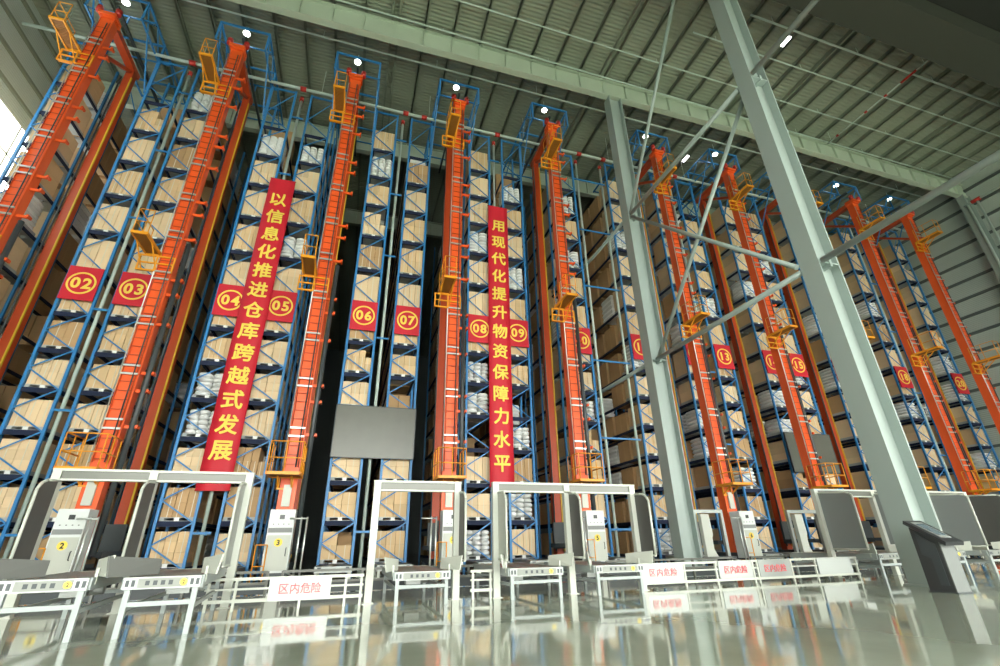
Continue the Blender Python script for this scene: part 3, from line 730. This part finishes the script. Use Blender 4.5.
# ------------------------------------------------------------------ conveyors with flared guides
def conveyor(x, y, w, L, h, rz, num, label, reach=.1, guides=('white', 'white')):
    t = thing('roller_conveyor', label, 'conveyor', (x, y, 0), rz, 'white roller conveyors at the gates')
    a = w / 2; d = .13
    part('nameplate_rail', MB().box(-a, a, 0, .04, h - d, h), 'plate', t)
    part('nameplate', MB().box(-a + .14, a - .14, -.008, 0, h - d + .015, h - .015), 'nameplate', t)
    for i in range(4): part('print_mark', MB().box(-.2 * w + i * .1 * w - .022, -.2 * w + i * .1 * w + .022, -.0095, -.008, h - d + .04, h - .04), 'conduit', t)
    disc = part('number_disc', MB().disc_xz(.27 * w, h - d / 2, -.014, -.008, .04, 16), 'gold', t)
    obj('numeral', text_mesh(str(num), .055, 'black', .001, .002), disc, (.27 * w, -.0155, h - d / 2))
    for s in (-1, 1):
        for i in range(2): part('slot', MB().box(s * (a - .035) - s * i * .06 - .018, s * (a - .035) - s * i * .06 + .018, -.004, 0, h - d + .03, h - .03), 'conduit', t)
        part('side_rail', MB().box(s * a - .025, s * a + .025, .04, L, h - d, h), 'leg_paint', t)
    part('end_rail', MB().box(-a, a, L, L + .04, h - d, h), 'white', t)
    rm = MB().tube((-a + .03, 0, h - .03), (a - .03, 0, h - .03), .03, 8).mesh('roller', M['roller'])
    nr = int(L / .18)
    for i in range(nr): obj('roller', rm, t, (0, .12 + i * .18, 0))
    lm = MB().box(-.03, .03, -.03, .03, 0, h - d).mesh('leg', M['leg_paint'])
    for s in (-1, 1):
        for yy in (.06, L - .06): obj('leg', lm, t, (s * (a - .05), yy, 0))
    for yy in (.06, L - .06): part('stretcher', MB().box(-a + .08, a - .08, yy - .025, yy + .025, h * .5, h * .5 + .05), 'leg_paint', t)
    for s in (-1, 1): part('stretcher', MB().box(s * (a - .05) - .02, s * (a - .05) + .02, .1, L - .1, h * .42, h * .42 + .05), 'leg_paint', t)
    mo = MB(); mo.box(-.14, .14, L * .45, L * .45 + .3, h - d - .14, h - d); mo.tube((.14, L * .45 + .15, h - d - .07), (.3, L * .45 + .15, h - d - .07), .06, 12); part('drive_motor', mo, 'plate', t)
    part('chain_guard', MB().box(-a + .08, -.14, L * .45 + .1, L * .45 + .2, h - d - .08, h - d - .02), 'marks', t)
    if guides:
        for s, guide in zip((-1, 1), guides):
            g = MB(); rc = reach if s < 0 else .08
            q = [(s * (a - rc), .5), (s * (a - rc + .02), .51), (s * (a + .17), -.09), (s * (a + .15), -.1)]; g.hexa([(px, py, h + .01) for px, py in q], [(px + (.04 * s if py < 0 else 0), py, h + (.24 if py < 0 else .19)) for px, py in q])
            gp = part('guide_plate', g, guide, t)
            part('guide_arm', MB().bar((s * (a + .02), .18, h - .08), (s * (a + .02), .18, h + .1), .03), 'white', gp)
    return t
conveyor(-3.2, 7.25, .8, 2.6, .64, .14, 2, 'white roller conveyor at the far left edge', .24, ('guide_grey', 'white'))
conveyor(-2.05, 7.35, .8, 2.6, .63, .10, 2, 'white roller conveyor under the right bay of the leftmost gate', .24, ('guide_grey', 'white'))
conveyor(1.38, 9.05, .95, 2.6, .51, 0, 1, 'white roller conveyor through the single gate before rack 07')
conveyor(3.5, 9.05, 1.05, 2.6, .51, 0, 2, 'white roller conveyor through left bay of the centre gate')
conveyor(5.25, 9.05, 1.05, 2.6, .51, 0, 3, 'white roller conveyor through right bay of the centre gate')
conveyor(13.3, 9.4, 1.2, 2.6, .55, 0, 4, 'white roller conveyor through left bay of the gate behind the kiosk')
conveyor(15.25, 9.4, 1.2, 2.6, .55, 0, 5, 'white roller conveyor right behind the touch kiosk')
conveyor(17.4, 9.4, 1.2, 2.6, .55, 0, 6, 'white roller conveyor at the far right under the single gate')
# a floor-level conveyor line running behind the gates
def floor_line(x0, x1, y, label):
    t = thing('barrier_rail', label, 'railing', (x0, y, 0), 0, 'grey rails behind the gates')
    n = max(2, int((x1 - x0) / 1.3) + 1)
    for i in range(n): part('post', MB().box((x1 - x0) * i / (n - 1) - .025, (x1 - x0) * i / (n - 1) + .025, -.025, .025, 0, .46), 'board', t)
    part('shade_strip', MB().box(.03, x1 - x0 - .03, .03, .045, .01, .2), 'conduit', t)  # dark strip added for the shade at the crane bases, hides floor reflections
    for zz in (.2, .42): part('rail', MB().box(0, x1 - x0, -.02, .02, zz, zz + .05), 'board', t)
floor_line(-6.2, -1.5, 12.4, 'low grey rail behind the leftmost gate')
floor_line(-1.2, 2.2, 12.4, 'low grey rail behind the fence below rack 06')
floor_line(2.4, 6.6, 12.4, 'low grey rail behind the centre gate')
floor_line(6.8, 10.9, 12.4, 'low grey rail just left of the rear column foot')
floor_line(11.6, 19.5, 12.4, 'low grey rail behind the right gates')

# ------------------------------------------------------------------ low fence with danger signs
def fence(x0, x1, y, label, signs, posts, low=.12):
    t = thing('low_fence', label, 'fence', (x0, y, 0), 0)
    for p in posts: part('post', MB().box(p - x0 - .02, p - x0 + .02, -.02, .02, 0, .47), 'white', t)
    for zz, hh in ((.44, .045), (.30, .03), (low, .05)): part('rail', MB().box(0, x1 - x0, -.018, .018, zz, zz + hh), 'white', t)
    for a, b, txt, lab in signs:
        s = thing('warning_sign', lab, 'sign', ((a + b) / 2, y - .03, .12), 0)
        w = (b - a) / 2
        part('panel', MB().box(-w, w, -.008, .008, 0, .36), 'plate', s)
        for i, ch in enumerate(txt): obj('character', text_mesh(ch, .17, 'redletter', .002, 0, 1, .002), s, (-w * .52 + w * 1.04 * i / 3, -.01, .18))
TX = '区内危险'
fence(-2.05, .42, 9.55, 'low white tube fence between the leftmost gate and rack 06', [(-1.1, -.12, TX, 'silver danger sign with red characters on the fence below rack 06')], (-2.0, -.6, .38, .12, -1.6))
fence(2.35, 2.78, 9.55, 'short white fence between the single and the double gate', [], (2.4, 2.74))
fence(6.2, 12.55, 9.9, 'long low white fence between centre gate and foreground column', [(6.25, 7.3, TX, 'silver danger sign right of the centre gate, first on its fence'), (8.25, 9.2, TX, 'silver danger sign on the fence right of the rear column'), (9.4, 10.35, TX, 'silver danger sign, third on the fence below rack 14'), (11.2, 12.3, '', 'blank shining silver plate on the fence left of the foreground column')], (6.25, 7.35, 8.2, 9.25, 9.38, 10.4, 11.15, 12.5), .07)

# ------------------------------------------------------------------ touch kiosk
t = thing('touch_kiosk', 'dark touch-screen kiosk standing beside the foreground column', 'kiosk', (10.38, 6.52, 0))
# dark side faces left, pale front faces the camera side
part('body', MB().prism([(0, .02), (.42, .02), (.42, 1.0), (.20, .93), (0, .86)][:2] + [(.42, 1.09), (0, .84)], 'x', 0, .36), 'kiosk_dark', t)
part('front_panel', MB().box(-.0, .36, -.02, 0, .02, .83), 'kiosk_front', t)
part('side_inset', MB().prism([(.06, .12), (.2, .12), (.2, .55), (.34, .62), (.34, .98), (.06, .8)], 'x', -.012, 0), 'conduit', t)
part('foot', MB().box(-.02, .38, -.04, .44, 0, .02), 'conduit', t)
sl = [(-.16, .83), (-.14, .77), (.46, 1.15), (.44, 1.21)]
head = part('screen_head', MB().prism(sl, 'x', -.06, .42), 'kiosk_dark', t)
def on_sl(y, z0=0.005): return (y, .83 + (y + .16) * (.38 / .60) + z0)
part('screen', MB().prism([on_sl(-.05), on_sl(.37), on_sl(.37, .012), on_sl(-.05, .012)], 'x', .03, .33), 'plate', head)
part('display', MB().prism([on_sl(0.0, .012), on_sl(.32, .012), on_sl(.32, .016), on_sl(0.0, .016)], 'x', .07, .29), 'screen', head)
